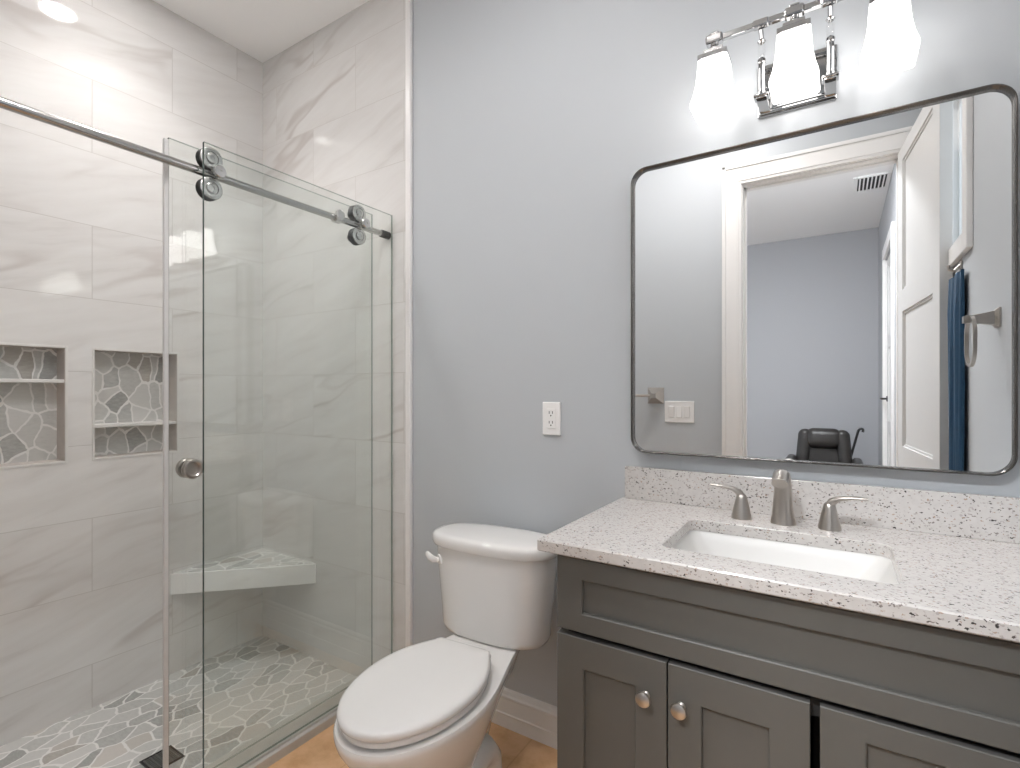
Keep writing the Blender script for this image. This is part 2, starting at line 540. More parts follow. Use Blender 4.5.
struct('baseboard_bedroom', bm, M['trim'], 'white baseboard along the far bedroom wall', 'baseboard')

def casing(bm, X0, X1, Z, y, s):
    """door casing around an opening on the plane y, standing out by s"""
    w = 0.105
    def leg(x0, x1, z0, z1, horiz=False):
        d = lambda k: sorted((y, y+s*k))
        a = d(0.017); box(bm, x0, x1, a[0], a[1], z0, z1, 0.003)
    leg(X0-w-0.006, X0-0.006, 0, Z+0.006)
    leg(X1+0.006, min(X1+w+0.006, XR-0.002), 0, Z+0.006)
    leg(X0-w-0.006, min(X1+w+0.006, XR-0.002), Z+0.006, Z+w+0.016)
    # raised outer band and inner bead
    a = sorted((y, y+s*0.024))
    box(bm, X0-w-0.006, X0-w+0.016, a[0], a[1], 0, Z+w+0.016, 0.004)
    box(bm, X0-w-0.006, min(X1+w+0.006, XR-0.002), a[0], a[1], Z+w-0.006, Z+w+0.016, 0.004)
    a = sorted((y, y+s*0.021))
    box(bm, X0-0.030, X0-0.022, a[0], a[1], 0, Z+0.030, 0.002)
    box(bm, X0-0.030, X1+0.030, a[0], a[1], Z+0.022, Z+0.030, 0.002)
bm = B()
casing(bm, DX0, DX1, DZ, YF, 1)
casing(bm, DX0, DX1, DZ, YF-WT, -1)
struct('trim_3', bm, M['trim'], 'white moulded casing around the bathroom doorway', 'trim')
bm = B()
box(bm, DX0-0.02, DX0, YF-WT, YF, 0, DZ+0.02)
box(bm, DX1, DX1+0.02, YF-WT, YF, 0, DZ+0.02)
box(bm, DX0, DX1, YF-WT, YF, DZ, DZ+0.02)
box(bm, DX0, DX0+0.012, YF-0.075, YF-0.042, 0, DZ)
box(bm, DX1-0.012, DX1, YF-0.075, YF-0.042, 0, DZ)
box(bm, DX0, DX1, YF-0.075, YF-0.042, DZ-0.012, DZ)
struct('trim_4', bm, M['trim'], 'white jamb lining the bathroom doorway', 'trim')

# ------------------------------------------------------------------ windows
def window(name, label, X, ins, y0, y1, z0, z1, cas, depth=0.09):
    """window in a wall at x = X; ins = +1 when outside lies at larger x"""
    bm = B()
    g0, g1 = sorted((X+ins*depth, X+ins*(depth+0.035)))
    f = 0.035
    box(bm, g0, g1, y0, y0+f, z0, z1, 0.003); box(bm, g0, g1, y1-f, y1, z0, z1, 0.003)
    box(bm, g0, g1, y0+f, y1-f, z0, z0+f, 0.003); box(bm, g0, g1, y0+f, y1-f, z1-f, z1, 0.003)
    # lining
    l0, l1 = sorted((X, X+ins*depth))
    t = 0.012
    box(bm, l0, l1, y0, y0+t, z0, z1); box(bm, l0, l1, y1-t, y1, z0, z1)
    box(bm, l0, l1, y0+t, y1-t, z0, z0+t); box(bm, l0, l1, y0+t, y1-t, z1-t, z1)
    root = struct(name, bm, M['trim'], label, 'window')
    bm = B()
    c0, c1 = sorted((X-ins*0.018, X))
    box(bm, c0, c1, y0-cas, y0, z0-cas, z1+cas, 0.003); box(bm, c0, c1, y1, y1+cas, z0-cas, z1+cas, 0.003)
    box(bm, c0, c1, y0, y1, z0-cas, z0, 0.003); box(bm, c0, c1, y0, y1, z1, z1+cas, 0.003)
    o = obj('window_casing', bm, M['trim'], root, smooth=False)
    bm = B()
    m = (g0+g1)/2
    box(bm, m-0.003, m+0.003, y0+f, y1-f, z0+f, z1-f)
    obj('window_pane', bm, M['win'], root, smooth=False)
    return root
window('window_1', 'high white framed window above the open door, seen in the mirror', XR, 1, WY0, WY1, WZ0, WZ1, 0.065)
window('window_2', 'wide bedroom window out of view', BXL, -1, -3.0, -1.0, 0.5, 2.3, 0.08, 0.08)  # second window is added out of view so daylight enters the bedroom
for nm, loc, sy, sz, ry in (('sky_portal_bathroom', (XR+0.16, (WY0+WY1)/2, (WZ0+WZ1)/2), WZ1-WZ0, WY1-WY0, PI/2), ('sky_portal_bedroom', (BXL-0.14, -2.0, 1.4), 1.8, 2.0, -PI/2)):
    ld = bpy.data.lights.new(nm, 'AREA'); ld.shape = 'RECTANGLE'; ld.size = sy; ld.size_y = sz
    ld.cycles.is_portal = True
    lo = bpy.data.objects.new(nm, ld); COL.objects.link(lo); lo.location = loc; lo.rotation_euler = (0, ry, 0)

# ------------------------------------------------------------------ doors
def panel_door(parent, L, T, z0, z1, panels, stile, mat):
    """leaf along local +y from the hinge, thickness along local x"""
    bm = B()
    box(bm, -T, 0, 0, stile, z0, z1, 0.002); box(bm, -T, 0, L-stile, L, z0, z1, 0.002)
    zs = [z0] + [v for p in panels for v in p] + [z1]
    for a, b in zip(zs[0::2], zs[1::2]):
        box(bm, -T, 0, stile, L-stile, a, b, 0.0015)
    for a, b in panels:
        box(bm, -T+0.011, -0.011, stile-0.005, L-stile+0.005, a-0.005, b+0.005)
        for x0, x1 in ((-T, -T+0.011), (-0.011, 0)):      # sloped sticking
            for (y0, y1, za, zb) in ((stile, stile+0.010, a, b), (L-stile-0.010, L-stile, a, b), (stile, L-stile, a, a+0.010), (stile, L-stile, b-0.010, b)):
                xi0, xi1 = (x0+0.006, x1) if x0 == -T else (x0, x1-0.006)
                box(bm, xi0, xi1, y0, y1, za, zb)
    return obj('leaf', bm, mat, parent, local=True, smooth=False)

def lever(parent, T, y, z, mat, sides=(1, -1)):
    for s, x in [q for q in ((1, 0.0), (-1, -T)) if q[0] in sides]:
        bm = B()
        lathe(bm, [(0.026, 0), (0.026, 0.006), (0.022, 0.009), (0.009, 0.010), (0.009, 0.045), (0.001, 0.048)], (x, y, z), (s, 0, 0), 24)
        tube(bm, [(x+s*0.042, y+0.004, z), (x+s*0.046, y-0.03, z), (x+s*0.046, y-0.07, z+0.002), (x+s*0.044, y-0.105, z-0.002)], [0.008, 0.0085, 0.007, 0.006], 12)
        obj('door_handle', bm, mat, parent, local=True)

d1 = thing('door_1', 'white panelled door standing open beside the doorway, seen in the mirror', 'door', (0.289, YF+0.028, 0), -math.radians(5.6))
d1['kind'] = 'structure'
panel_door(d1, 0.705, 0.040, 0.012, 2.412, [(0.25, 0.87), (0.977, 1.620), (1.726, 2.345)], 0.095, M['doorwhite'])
lever(d1, 0.040, 0.645, 0.90, M['dark'], (-1,))
for k, z in enumerate((0.25, 1.2, 2.2)):
    bm = B(); tube(bm, [(0.004, 0.0, z-0.045), (0.004, 0.0, z+0.045)], 0.006, 10)
    obj('hinge', bm, M['nickel'], d1, local=True)

d2 = thing('door_2', 'closed white door with dark handle in the bedroom side wall', 'door', (XR+0.05, -2.59, 0), 0)
d2['kind'] = 'structure'
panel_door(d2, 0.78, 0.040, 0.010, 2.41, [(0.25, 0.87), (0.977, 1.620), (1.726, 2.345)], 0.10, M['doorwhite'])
lever(d2, 0.040, 0.07, 1.17, M['dark'])
bm = B()
for y0, y1 in ((-2.70, -2.60), (-1.80, -1.70)):
    box(bm, XR-0.020, XR, y0, y1, 0, 2.43, 0.003)
box(bm, XR-0.020, XR, -2.70, -1.70, 2.43, 2.53, 0.003)
box(bm, XR, XR+0.14, -2.60, -2.592, 0, 2.42); box(bm, XR, XR+0.14, -1.808, -1.80, 0, 2.42)
struct('trim_5', bm, M['trim'], 'white casing of the bedroom side door', 'trim')

# ------------------------------------------------------------------ shower niches
def niche(y0, y1, zs, label):
    root = thing('shower_niche', label, 'niche', (XL, (y0+y1)/2, NZ0), 0, 'shower wall niches')
    dp = 0.085
    bm = B()
    box(bm, XL-dp-0.008, XL-dp, y0, y1, NZ0, NZ1)
    obj('mosaic_back', bm, M['pebN'], root, smooth=False, label='grey stone mosaic back')
    bm = B()
    t = 0.008
    box(bm, XL-dp, XL-0.001, y0-t, y0+0.001, NZ0-t, NZ1+t); box(bm, XL-dp, XL-0.001, y1-0.001, y1+t, NZ0-t, NZ1+t)
    box(bm, XL-dp, XL-0.001, y0, y1, NZ0-t, NZ0+0.001); box(bm, XL-dp, XL-0.001, y0, y1, NZ1-0.001, NZ1+t)
    obj('lining', bm, M['tilein'], root, smooth=False, label='beige tile lining')
    bm = B()
    e = 0.009
    box(bm, XL-0.004, XL+0.002, y0-e, y0, NZ0-e, NZ1+e, 0.001); box(bm, XL-0.004, XL+0.002, y1, y1+e, NZ0-e, NZ1+e, 0.001)
    box(bm, XL-0.004, XL+0.002, y0, y1, NZ0-e, NZ0, 0.001); box(bm, XL-0.004, XL+0.002, y0, y1, NZ1, NZ1+e, 0.001)
    obj('edge_trim', bm, M['stone'], root, smooth=False, label='pale edge trim')
    bm = B()
    box(bm, XL-dp, XL-0.004, y0, y1, zs-0.007, zs+0.007, 0.002)
    obj('shelf', bm, M['stone'], root, smooth=False, label='thin pale stone shelf')
niche(NA[0], NA[1], 1.280, 'stone backed shower niche with its shelf near the top')
niche(NB[0], NB[1], 1.096, 'stone backed shower niche with its shelf near the bottom, behind the glass door edge')

# ------------------------------------------------------------------ corner bench
bx, by, bz = XL, YE, 0.405
root = thing('shower_bench', 'pale triangular corner bench topped with stone mosaic in the shower', 'bench', (bx, by, bz-0.09))
tri = [(bx, by), (bx, by-0.447), (bx+0.006, by-0.447), (bx+0.440, by-0.006), (bx+0.440, by)]
bm = B()
loft(bm, [[(x, y, z) for x, y in tri] for z in (bz-0.092, bz)])
obj('slab', bm, M['bench'], root, smooth=False)
bm = B()
loft(bm, [[(x, y, z) for x, y in [(bx, by), (bx, by-0.43), (bx+0.424, by)]] for z in (bz, bz+0.004)])
obj('mosaic_top', bm, M['pebF'], root, smooth=False, label='grey stone mosaic top')

# ------------------------------------------------------------------ drain
root = thing('shower_drain', 'square dark slotted drain in the shower floor', 'drain', (-2.0, 0.862, SF))
bm = B()
for (x0, x1, y0, y1) in ((-2.05, -2.044, 0.812, 0.912), (-1.956, -1.95, 0.812, 0.912), (-2.044, -1.956, 0.812, 0.818), (-2.044, -1.956, 0.906, 0.912)):
    box(bm, x0, x1, y0, y1, SF, SF+0.004)
obj('rim', bm, M['dark'], root, smooth=False)
bm = B()
for k in range(9):
    x = -2.040 + k*0.0097
    box(bm, x, x+0.0032, 0.818, 0.906, SF+0.001, SF+0.004)
for k in range(5):
    y = 0.822 + k*0.0187
    box(bm, -2.044, -1.956, y, y+0.003, SF+0.001, SF+0.0035)
obj('grate', bm, M['grate'], root, smooth=False)
bm = B(); box(bm, -2.044, -1.956, 0.818, 0.906, SF+0.0002, SF+0.001)
obj('well', bm, M['slot'], root, smooth=False, label='dark opening under the grate')

# ------------------------------------------------------------------ shower glass
def pane(bm, x, y0, y1, z0, z1, T=0.010):
    vs = box(bm, x-T/2, x+T/2, y0, y1, z0, z1)
    bm.faces.ensure_lookup_table()
    for f in bm.faces:
        f.normal_update()
        f.material_index = 0 if abs(f.normal.x) > 0.5 else (1 if f.normal.y < -0.5 else 2)
XF, XRL, XD = -1.610, -1.638, -1.668
RZ = 1.912
root = thing('shower_glass_panel', 'fixed clear glass panel fastened to the shower end wall', 'glass panel', (XF, 1.19, 0.040))
bm = B(); pane(bm, XF, 0.806, 1.580, 0.042, 1.990+0.002)
obj('glass', bm, [M['glass'], M['gedge'], M['gtop']], root, smooth=False)
root = thing('shower_rail', 'round steel rail carrying the sliding shower door', 'rail', (XRL, 0.75, RZ))
bm = B(); tube(bm, [(XRL, YF+0.004, RZ), (XRL, 1.545, RZ)], 0.0125, 24)
obj('tube', bm, M['steel'], root)
for y, s in ((YE, -1), (YF, 1)):
    bm = B(); lathe(bm, [(0.0165, 0), (0.0165, 0.040), (0.015, 0.045), (0.0125, 0.046)], (XRL, y, RZ), (0, s, 0), 24)
    obj('end_socket', bm, M['dark'] if s < 0 else M['steel'], root, label='dark rail end socket')
for y in (0.850, 1.430):
    bm = B()
    lathe(bm, [(0.010, -0.010), (0.010, 0.021), (0.019, 0.0225), (0.019, 0.024)], (XRL, y, RZ+0.004), (1, 0, 0), 24)
    lathe(bm, [(0.019, 0.0331), (0.019, 0.040), (0.017, 0.043), (0.004, 0.0435), (0.0035, 0.0420), (0.0, 0.0420)], (XRL, y, RZ+0.004), (1, 0, 0), 28)
    obj('panel_bolt', bm, M['satin'], root, label='round steel bolt through the glass')
bm = B()
lathe(bm, [(0.021, -0.012), (0.021, 0.012)], (XRL, 1.316, RZ+0.001), (0, 1, 0), 24)
lathe(bm, [(0.013, 0.010), (0.020, 0.016), (0.020, 0.024), (0.017, 0.026)], (XRL, 1.316, RZ+0.008), (1, 0, 0), 24)
obj('door_stop', bm, M['satin'], root)

root = thing('shower_door', 'sliding clear glass shower door with four wheels and round pull', 'shower door', (XD, 1.12, 0.044))
bm = B(); pane(bm, XD, 0.735, 1.522, 0.046, 1.990)
obj('glass', bm, [M['glass'], M['gedge'], M['gtop']], root, smooth=False)
bm = B(); box(bm, XD-0.007, XD+0.007, 0.722, 0.7348, 0.046, 1.985, 0.003)
obj('edge_seal', bm, M['seal'], root, smooth=False, label='pale vinyl edge seal')
for y in (0.838, 1.417):
    for dz in (0.046, -0.046):
        z = RZ + dz
        bm = B()
        R = 0.0335
        lathe(bm, [(0.012, -0.024), (0.012, -0.016), (R, -0.015), (R, -0.010), (R-0.004, -0.004), (R-0.004, 0.004), (R, 0.010), (R, 0.014), (R-0.004, 0.0165), (0.0205, 0.0165), (0.0195, 0.0120), (0.0165, 0.0120), (0.0160, 0.0185), (0.0145, 0.0195), (0.006, 0.0195), (0.0055, 0.0180), (0.001, 0.0180)], (XRL, y, z), (1, 0, 0), 40)
        w = obj('wheel', bm, M['satin'], root)
        bm = B()
        lathe(bm, [(R+0.0006, -0.0149), (R+0.0006, -0.009), (R-0.003, -0.0038), (R-0.003, 0.0038), (R+0.0006, 0.009), (R+0.0006, 0.0115)], (XRL, y, z), (1, 0, 0), 40)
        obj('tyre', bm, M['black'], w, label='black wheel tyre')
        bm = B()
        lathe(bm, [(0.016, -0.007), (0.016, -0.004), (0.001, -0.0035)], (XD, y, z), (-1, 0, 0), 24)
        lathe(bm, [(0.018, 0.0055), (0.018, 0.010), (0.001, 0.0105)], (XD, y, z), (-1, 0, 0), 24)
        obj('back_cap', bm, M['steel'], w)
for s in (1, -1):
    bm = B()
    lathe(bm, [(0.020, 0.0055), (0.026, 0.0055), (0.030, 0.010), (0.031, 0.020), (0.028, 0.026), (0.022, 0.027), (0.019, 0.024), (0.0185, 0.010), (0.0, 0.0095)], (XD, 0.795, 1.006), (s, 0, 0), 36)
    obj('pull_knob', bm, M['nickel'], root, label='round hollow nickel pull')

# ------------------------------------------------------------------ recessed light
def can_light(cx, cy, label, watts, spread=150, lens='can'):
    root = thing('recessed_light', label, 'ceiling light', (cx, cy, ZC-0.004), 0, 'recessed ceiling lights')
    bm = B(); lathe(bm, [(0.062, 0.0), (0.085, 0.0), (0.088, 0.002), (0.088, 0.004), (0.062, 0.004), (0.062, 0.0)], (cx, cy, ZC-0.0042), (0, 0, 1), 40, cap=False)
    obj('trim_ring', bm, M['trim'], root)
    bm = B(); lathe(bm, [(0.061, 0.0), (0.061, 0.002)], (cx, cy, ZC-0.0035), (0, 0, 1), 40)
    obj('lens', bm, M[lens], root, label='glowing white lens')
    ld = bpy.data.lights.new('downlight_beam', 'AREA'); ld.shape = 'DISK'; ld.size = 0.11; ld.energy = watts
    ld.color = (1.0, 0.97, 0.955); ld.spread = math.radians(spread)
    lo = bpy.data.objects.new('downlight_beam', ld); COL.objects.link(lo); lo.parent = root; lo.location = (0, 0, -0.004)
can_light(-2.13, 0.866, 'round lit recessed light in the shower ceiling', 1.9, 110, 'can_shower')
can_light(-0.95, 0.60, 'round lit recessed light in the ceiling before the toilet', 0.9)  # unseen light added to brighten the toilet side
can_light(-0.50, 0.42, 'round lit recessed light in the ceiling before the vanity', 0.7)  # unseen light added to brighten the vanity side

# ------------------------------------------------------------------ toilet
root = thing('toilet', 'white two piece toilet with closed lid between shower and vanity', 'toilet', (-0.995, 1.570, 0), math.radians(4.0))
# local frame: x across, y = -d where d is the distance forward from the back of the tank
def egg(wb, wm, db, dm, df, z, n=12, pw=2.0, rb=0.02, convex=False):
    """outline with straight back wb, widest wm at dm, rounded nose at df"""
    right = []
    for k in range(4):                       # rounded back corner
        a = PI/2*k/3
        right.append((wb - rb + rb*math.sin(a), db + rb - rb*math.cos(a)))
    for k in range(1, n+1):                  # flare
        u = k/n
        s_ = u*u*(3-2*u)
        s_ = 1-(1-u)**2.1 if convex else 0.35*u*(2-u) + 0.65*s_
        right.append((wb + (wm-wb)*s_, db + rb + (dm-db-rb)*u))
    for k in range(1, n+5):                  # nose
        a = PI/2*k/(n+5)
        c_, s2 = math.cos(a), math.sin(a)
        right.append((wm*abs(c_)**(2/pw), dm + (df-dm)*abs(s2)**(2/pw)))
    pts = [(x, -d, z) for x, d in right] + [(0, -df, z)] + [(-x, -d, z) for x, d in reversed(right)]
    return pts
bm = B()
loft(bm, [egg(r[0], r[1], r[2], r[3], r[4], r[5], rb=r[6]) for r in (
    (0.088, 0.105, 0.240, 0.45, 0.605, 0.0, 0.03), (0.087, 0.104, 0.240, 0.45, 0.603, 0.025, 0.03), (0.072, 0.090, 0.250, 0.45, 0.585, 0.050, 0.03),
    (0.062, 0.085, 0.255, 0.45, 0.580, 0.100, 0.03), (0.060, 0.092, 0.250, 0.46, 0.597, 0.150, 0.03), (0.066, 0.110, 0.235, 0.46, 0.632, 0.205, 0.03),
    (0.080, 0.137, 0.205, 0.47, 0.685, 0.260, 0.04), (0.095, 0.157, 0.175, 0.48, 0.730, 0.310, 0.05), (0.110, 0.170, 0.145, 0.49, 0.755, 0.350, 0.06),
    (0.115, 0.180, 0.120, 0.50, 0.774, 0.380, 0.07), (0.119, 0.184, 0.105, 0.50, 0.780, 0.398, 0.075), (0.120, 0.185, 0.102, 0.50, 0.781, 0.409, 0.075),
    (0.117, 0.182, 0.105, 0.50, 0.778, 0.4155, 0.075))])
# trapway bulges and foot
for s in (1, -1):
    tube(bm, [(s*0.050, -0.53, 0.17), (s*0.062, -0.47, 0.135), (s*0.072, -0.42, 0.140), (s*0.074, -0.37, 0.165), (s*0.072, -0.32, 0.165), (s*0.070, -0.288, 0.125), (s*0.070, -0.285, 0.06), (s*0.070, -0.285, 0.012)],
         [0.028, 0.038, 0.042, 0.044, 0.044, 0.044, 0.046, 0.048], 18)
    lathe(bm, [(0.056, 0.0), (0.056, 0.018), (0.048, 0.030), (0.028, 0.036), (0.0, 0.037)], (s*0.078, -0.365, 0), (0, 0, 1), 24)
obj('bowl', bm, M['porc'], root, local=True, ang=50)
for s in (1, -1):
    bm = B(); lathe(bm, [(0.014, 0), (0.014, 0.010), (0.010, 0.018), (0.0, 0.020)], (s*0.098, -0.365, 0.030), (0, 0, 1), 20)
    obj('bolt_cap', bm, M['seat'], root, local=True)
bm = B()
loft(bm, [egg(*r, rb=0.020, convex=True) for r in ((0.094, 0.160, 0.312, 0.52, 0.760, 0.4205), (0.098, 0.164, 0.309, 0.52, 0.766, 0.4250), (0.098, 0.164, 0.309, 0.52, 0.766, 0.4340), (0.095, 0.161, 0.312, 0.52, 0.762, 0.4375))])
obj('seat', bm, M['seat'], root, local=True, ang=60)
bm = B()
loft(bm, [egg(*r, rb=0.020, convex=True) for r in ((0.094, 0.160, 0.312, 0.52, 0.764, 0.4390), (0.100, 0.167, 0.305, 0.52, 0.772, 0.4425), (0.102, 0.169, 0.303, 0.52, 0.775, 0.4500), (0.100, 0.167, 0.305, 0.52, 0.773, 0.4575),
    (0.095, 0.160, 0.310, 0.52, 0.766, 0.4620), (0.086, 0.147, 0.321, 0.52, 0.750, 0.4645), (0.060, 0.11, 0.36, 0.52, 0.70, 0.4655), (0.03, 0.06, 0.42, 0.52, 0.62, 0.4660))])
obj('lid', bm, M['seat'], root, local=True, ang=60)
for s in (1, -1):
    bm = B(); box(bm, s*0.065-0.016, s*0.065+0.016, -0.312, -0.284, 0.4155, 0.438, 0.006, 3)
    obj('hinge', bm, M['seat'], root, local=True)
def oval(hw, hd, dc, z, p=2.7, n=56, back=None):
    pts = []
    for k in range(n):
        a = 2*PI*k/n
        c_, s_ = math.cos(a), math.sin(a)
        x = hw*math.copysign(abs(c_)**(2/p), c_)
        pp = p if s_ < 0 else 2.3
        y = hd*math.copysign(abs(s_)**(2/p), s_)
        pts.append((x, -(dc + y), z))
    return pts
bm = B()
loft(bm, [oval(*r) for r in ((0.150, 0.075, 0.118, 0.4158), (0.175, 0.087, 0.118, 0.418), (0.190, 0.093, 0.118, 0.425), (0.197, 0.096, 0.118, 0.440), (0.200, 0.096, 0.119, 0.50), (0.207, 0.099, 0.119, 0.56), (0.214, 0.102, 0.120, 0.64), (0.219, 0.104, 0.120, 0.709))])
obj('tank', bm, M['porc'], root, local=True, ang=50)
bm = B()
loft(bm, [oval(*r) for r in ((0.221, 0.106, 0.121, 0.7095), (0.230, 0.113, 0.121, 0.7120), (0.234, 0.116, 0.121, 0.7190), (0.235, 0.117, 0.121, 0.7370), (0.232, 0.114, 0.121, 0.7460), (0.224, 0.107, 0.121, 0.7515), (0.205, 0.092, 0.119, 0.7545), (0.16, 0.066, 0.117, 0.7570), (0.10, 0.04, 0.116, 0.7580), (0.04, 0.015, 0.116, 0.7585))])
obj('tank_lid', bm, M['porc'], root, local=True, ang=60)
bm = B()
lathe(bm, [(0.020, -0.012), (0.020, 0.004), (0.016, 0.010), (0.008, 0.011), (0.008, 0.016)], (-0.178, -0.186, 0.660), (-0.55, -0.83, 0), 24)
tube(bm, [(-0.183, -0.200, 0.660), (-0.197, -0.206, 0.661), (-0.216, -0.202, 0.666), (-0.233, -0.193, 0.671), (-0.242, -0.188, 0.672)], [(0.007, 0.009), (0.008, 0.012), (0.007, 0.013), (0.006, 0.010), (0.002, 0.004)], 14)
obj('flush_lever', bm, M['seat'], root, local=True)
bm = B()
loft(bm, [oval(0.05, 0.03, 0.118, z) for z in (0.400, 0.420)])
obj('tank_gasket', bm, M['black'], root, local=True, label='black rubber gasket')

# ------------------------------------------------------------------ vanity
CX0, CX1 = -0.546, 0.352
CYF = 1.056                      # face of the doors
FT = 0.020
root = thing('vanity_cabinet', 'charcoal shaker vanity cabinet under the speckled countertop', 'cabinet', ((CX0+CX1)/2, 1.33, 0))
bm = B()
yb = YB-0.002; yc = CYF+FT+0.003
box(bm, CX0, CX0+0.018, yc, yb, 0.0, 0.868); box(bm, CX1-0.018, CX1, yc, yb, 0.0, 0.868)
box(bm, CX0+0.018, CX1-0.018, yc+0.05, yc+0.062, 0.0, 0.10)
obj('body', bm, M['cab'], root, smooth=False)
bm = B()
box(bm, CX0+0.018, CX1-0.018, yc, yb, 0.10, 0.118); box(bm, CX0+0.018, CX1-0.018, yb-0.012, yb, 0.118, 0.868)
box(bm, -0.041, -0.028, yc+0.12, yb-0.012, 0.118, 0.68); box(bm, CX0+0.018, CX1-0.018, yc, yc+0.018, 0.655, 0.735)
obj('interior', bm, M['cabin'], root, smooth=False, label='dark cabinet inside')
def shaker(x0, x1, z0, z1, st, rt, rb, name, knobs=()):
    bm = B()
    y0, y1 = CYF, CYF+FT
    q = lambda l, r, b_, t_, y: [(x0+l, y, z0+b_), (x1-r, y, z0+b_), (x1-r, y, z1-t_), (x0+l, y, z1-t_)]
    c, d = 0.0012, 0.0022
    loft(bm, [q(0, 0, 0, 0, y1), q(0, 0, 0, 0, y0+c), q(c, c, c, c, y0), q(st-d, st-d, rb-d, rt-d, y0), q(st, st, rb, rt, y0+d), q(st, st, rb, rt, y0+0.010)])
    o = obj(name, bm, M['cab'], root, smooth=False)
    for kx, kz in knobs:
        bm = B()
        lathe(bm, [(0.0085, 0.0), (0.0085, 0.002), (0.006, 0.004), (0.0055, 0.010), (0.008, 0.014), (0.0145, 0.017), (0.0160, 0.020), (0.0150, 0.0235), (0.010, 0.0265), (0.0, 0.0275)], (kx, CYF, kz), (0, -1, 0), 28)
        obj('knob', bm, M['nickel'], o, label='round brushed nickel knob')
shaker(CX0, CX1, 0.700, 0.864, 0.063, 0.047, 0.043, 'false_front')
shaker(CX0, -0.2955, 0.115, 0.687, 0.066, 0.069, 0.069, 'door', [(-0.338, 0.608)])
shaker(-0.2925, -0.042, 0.115, 0.687, 0.066, 0.069, 0.069, 'door', [(-0.266, 0.608)])
zs = [0.687, 0.508, 0.318, 0.115]
for a, b in zip(zs, zs[1:]):
    shaker(-0.027, CX1, b+(0.010 if b > 0.2 else 0), a, 0.068, 0.042, 0.042, 'drawer', [(0.1625, (a+b+0.010)/2)])

# countertop with sink cut-out
KX0, KX1, KY0 = -0.587, XR-0.001, 1.036
SX, SY, SW, SD = -0.117, 1.276, 0.430, 0.288
bm = B()
outl = rrect(SW, SD, 0.028, 6)
nn = len(outl)
def ring_outer(z, ins):
    x0, x1, y0, y1 = KX0+ins, KX1, KY0+ins, YB-0.001
    per = len(outl)//4
    pts = []
    for q, (hx, hy) in enumerate(((x1, y1), (x0, y1), (x0, y0), (x1, y0))):
        for k in range(per):
            u, v = outl[q*per+k]
            side = (hx, SY+v, z) if q % 2 == 0 else (SX+u, hy, z)
            last = (SX+u, hy, z) if q % 2 == 0 else (hx, SY+v, z)
            pts.append(side if k == 0 else last if k == per-1 else (hx, hy, z))
    return pts
zt, zb = 0.900, 0.872
inner = lambda z, g=0.0: [(SX+u*(1+g), SY+v*(1+g), z) for u, v in outl]
loft(bm, [inner(zb), inner(zt-0.002), inner(zt, 0.008), ring_outer(zt, 0.003), ring_outer(zt-0.003, 0.0), ring_outer(zb+0.003, 0.0), ring_outer(zb, 0.003), inner(zb)], cap=False)
o = obj('countertop', bm, M['quartz'], None, loc=(SX, SY, zb), smooth=False)
tag(o, 'white speckled quartz countertop on the charcoal vanity', 'countertop')
bm = B(); box(bm, KX0+0.012, KX1, YB-0.019, YB-0.001, 0.9, 1.0015, 0.0015)
o = obj('backsplash', bm, M['quartz'], None, loc=(SX, YB-0.01, 0.9), smooth=False)
tag(o, 'low speckled quartz backsplash below the mirror', 'backsplash')

# sink
root = thing('sink', 'white rectangular undermount sink in the vanity countertop', 'sink', (SX, SY, 0.73))
bm = B()
def srect(w, d, r, z, dx=0, dy=0):
    return [(SX+dx+u, SY+dy+v, z) for u, v in rrect(w, d, r, 6)]
loft(bm, [srect(SW+0.05, SD+0.05, 0.04, 0.872), srect(SW+0.05, SD+0.05, 0.04, 0.862), srect(SW-0.02, SD-0.01, 0.05, 0.80), srect(SW-0.11, SD-0.05, 0.06, 0.735), srect(0.10, 0.08, 0.03, 0.728),
          srect(0.0001+0.05, 0.05, 0.024, 0.738), srect(0.08, 0.06, 0.025, 0.739), srect(SW-0.15, SD-0.09, 0.05, 0.745), srect(SW-0.125, SD-0.07, 0.05, 0.760), srect(SW-0.02, SD-0.02, 0.035, 0.850), srect(SW+0.004, SD+0.004, 0.028, 0.872)], cap=False)
f0 = [v for v in bm.verts if abs(v.co.z-0.738) < 1e-6]
bm.faces.new(sorted(f0, key=lambda v: math.atan2(v.co.y-SY, v.co.x-SX)))
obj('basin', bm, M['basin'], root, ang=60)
bm = B(); lathe(bm, [(0.001, 0.0), (0.024, 0.0), (0.024, 0.003), (0.020, 0.005), (0.016, 0.003), (0.001, 0.004)], (SX, SY, 0.7385), (0, 0, 1), 28)
obj('drain', bm, M['nickel'], root, label='round nickel drain')

# faucet
root = thing('faucet', 'brushed nickel widespread faucet with two lever handles behind the sink', 'faucet', (-0.120, 1.500, 0.900))
def cone(bm, x, y, r0x, r0y, r1x, r1y, h, n=28):
    rings = []
    for k in range(9):
        u = k/8
        e = 1-(1-u)**1.6
        rx, ry = r0x+(r1x-r0x)*e, r0y+(r1y-r0y)*e
        rings.append([(x+rx*math.cos(2*PI*i/n), y+ry*math.sin(2*PI*i/n), 0.9003+h*u) for i in range(n)])
    loft(bm, rings)
bm = B()
fx, fy = -0.120, 1.500
n = 28
rings = []
pr = [(0.0305, 0.030, 0, 0.0), (0.0300, 0.0295, 0, 0.004), (0.0265, 0.0265, 0.0, 0.022), (0.0235, 0.023, -0.002, 0.045), (0.0215, 0.0195, -0.004, 0.075), (0.0200, 0.0170, -0.006, 0.103)]
for rx, ry, dy, h in pr:
    rings.append([(fx+rx*math.cos(2*PI*i/n), fy+dy+ry*math.sin(2*PI*i/n), 0.9003+h) for i in range(n)])
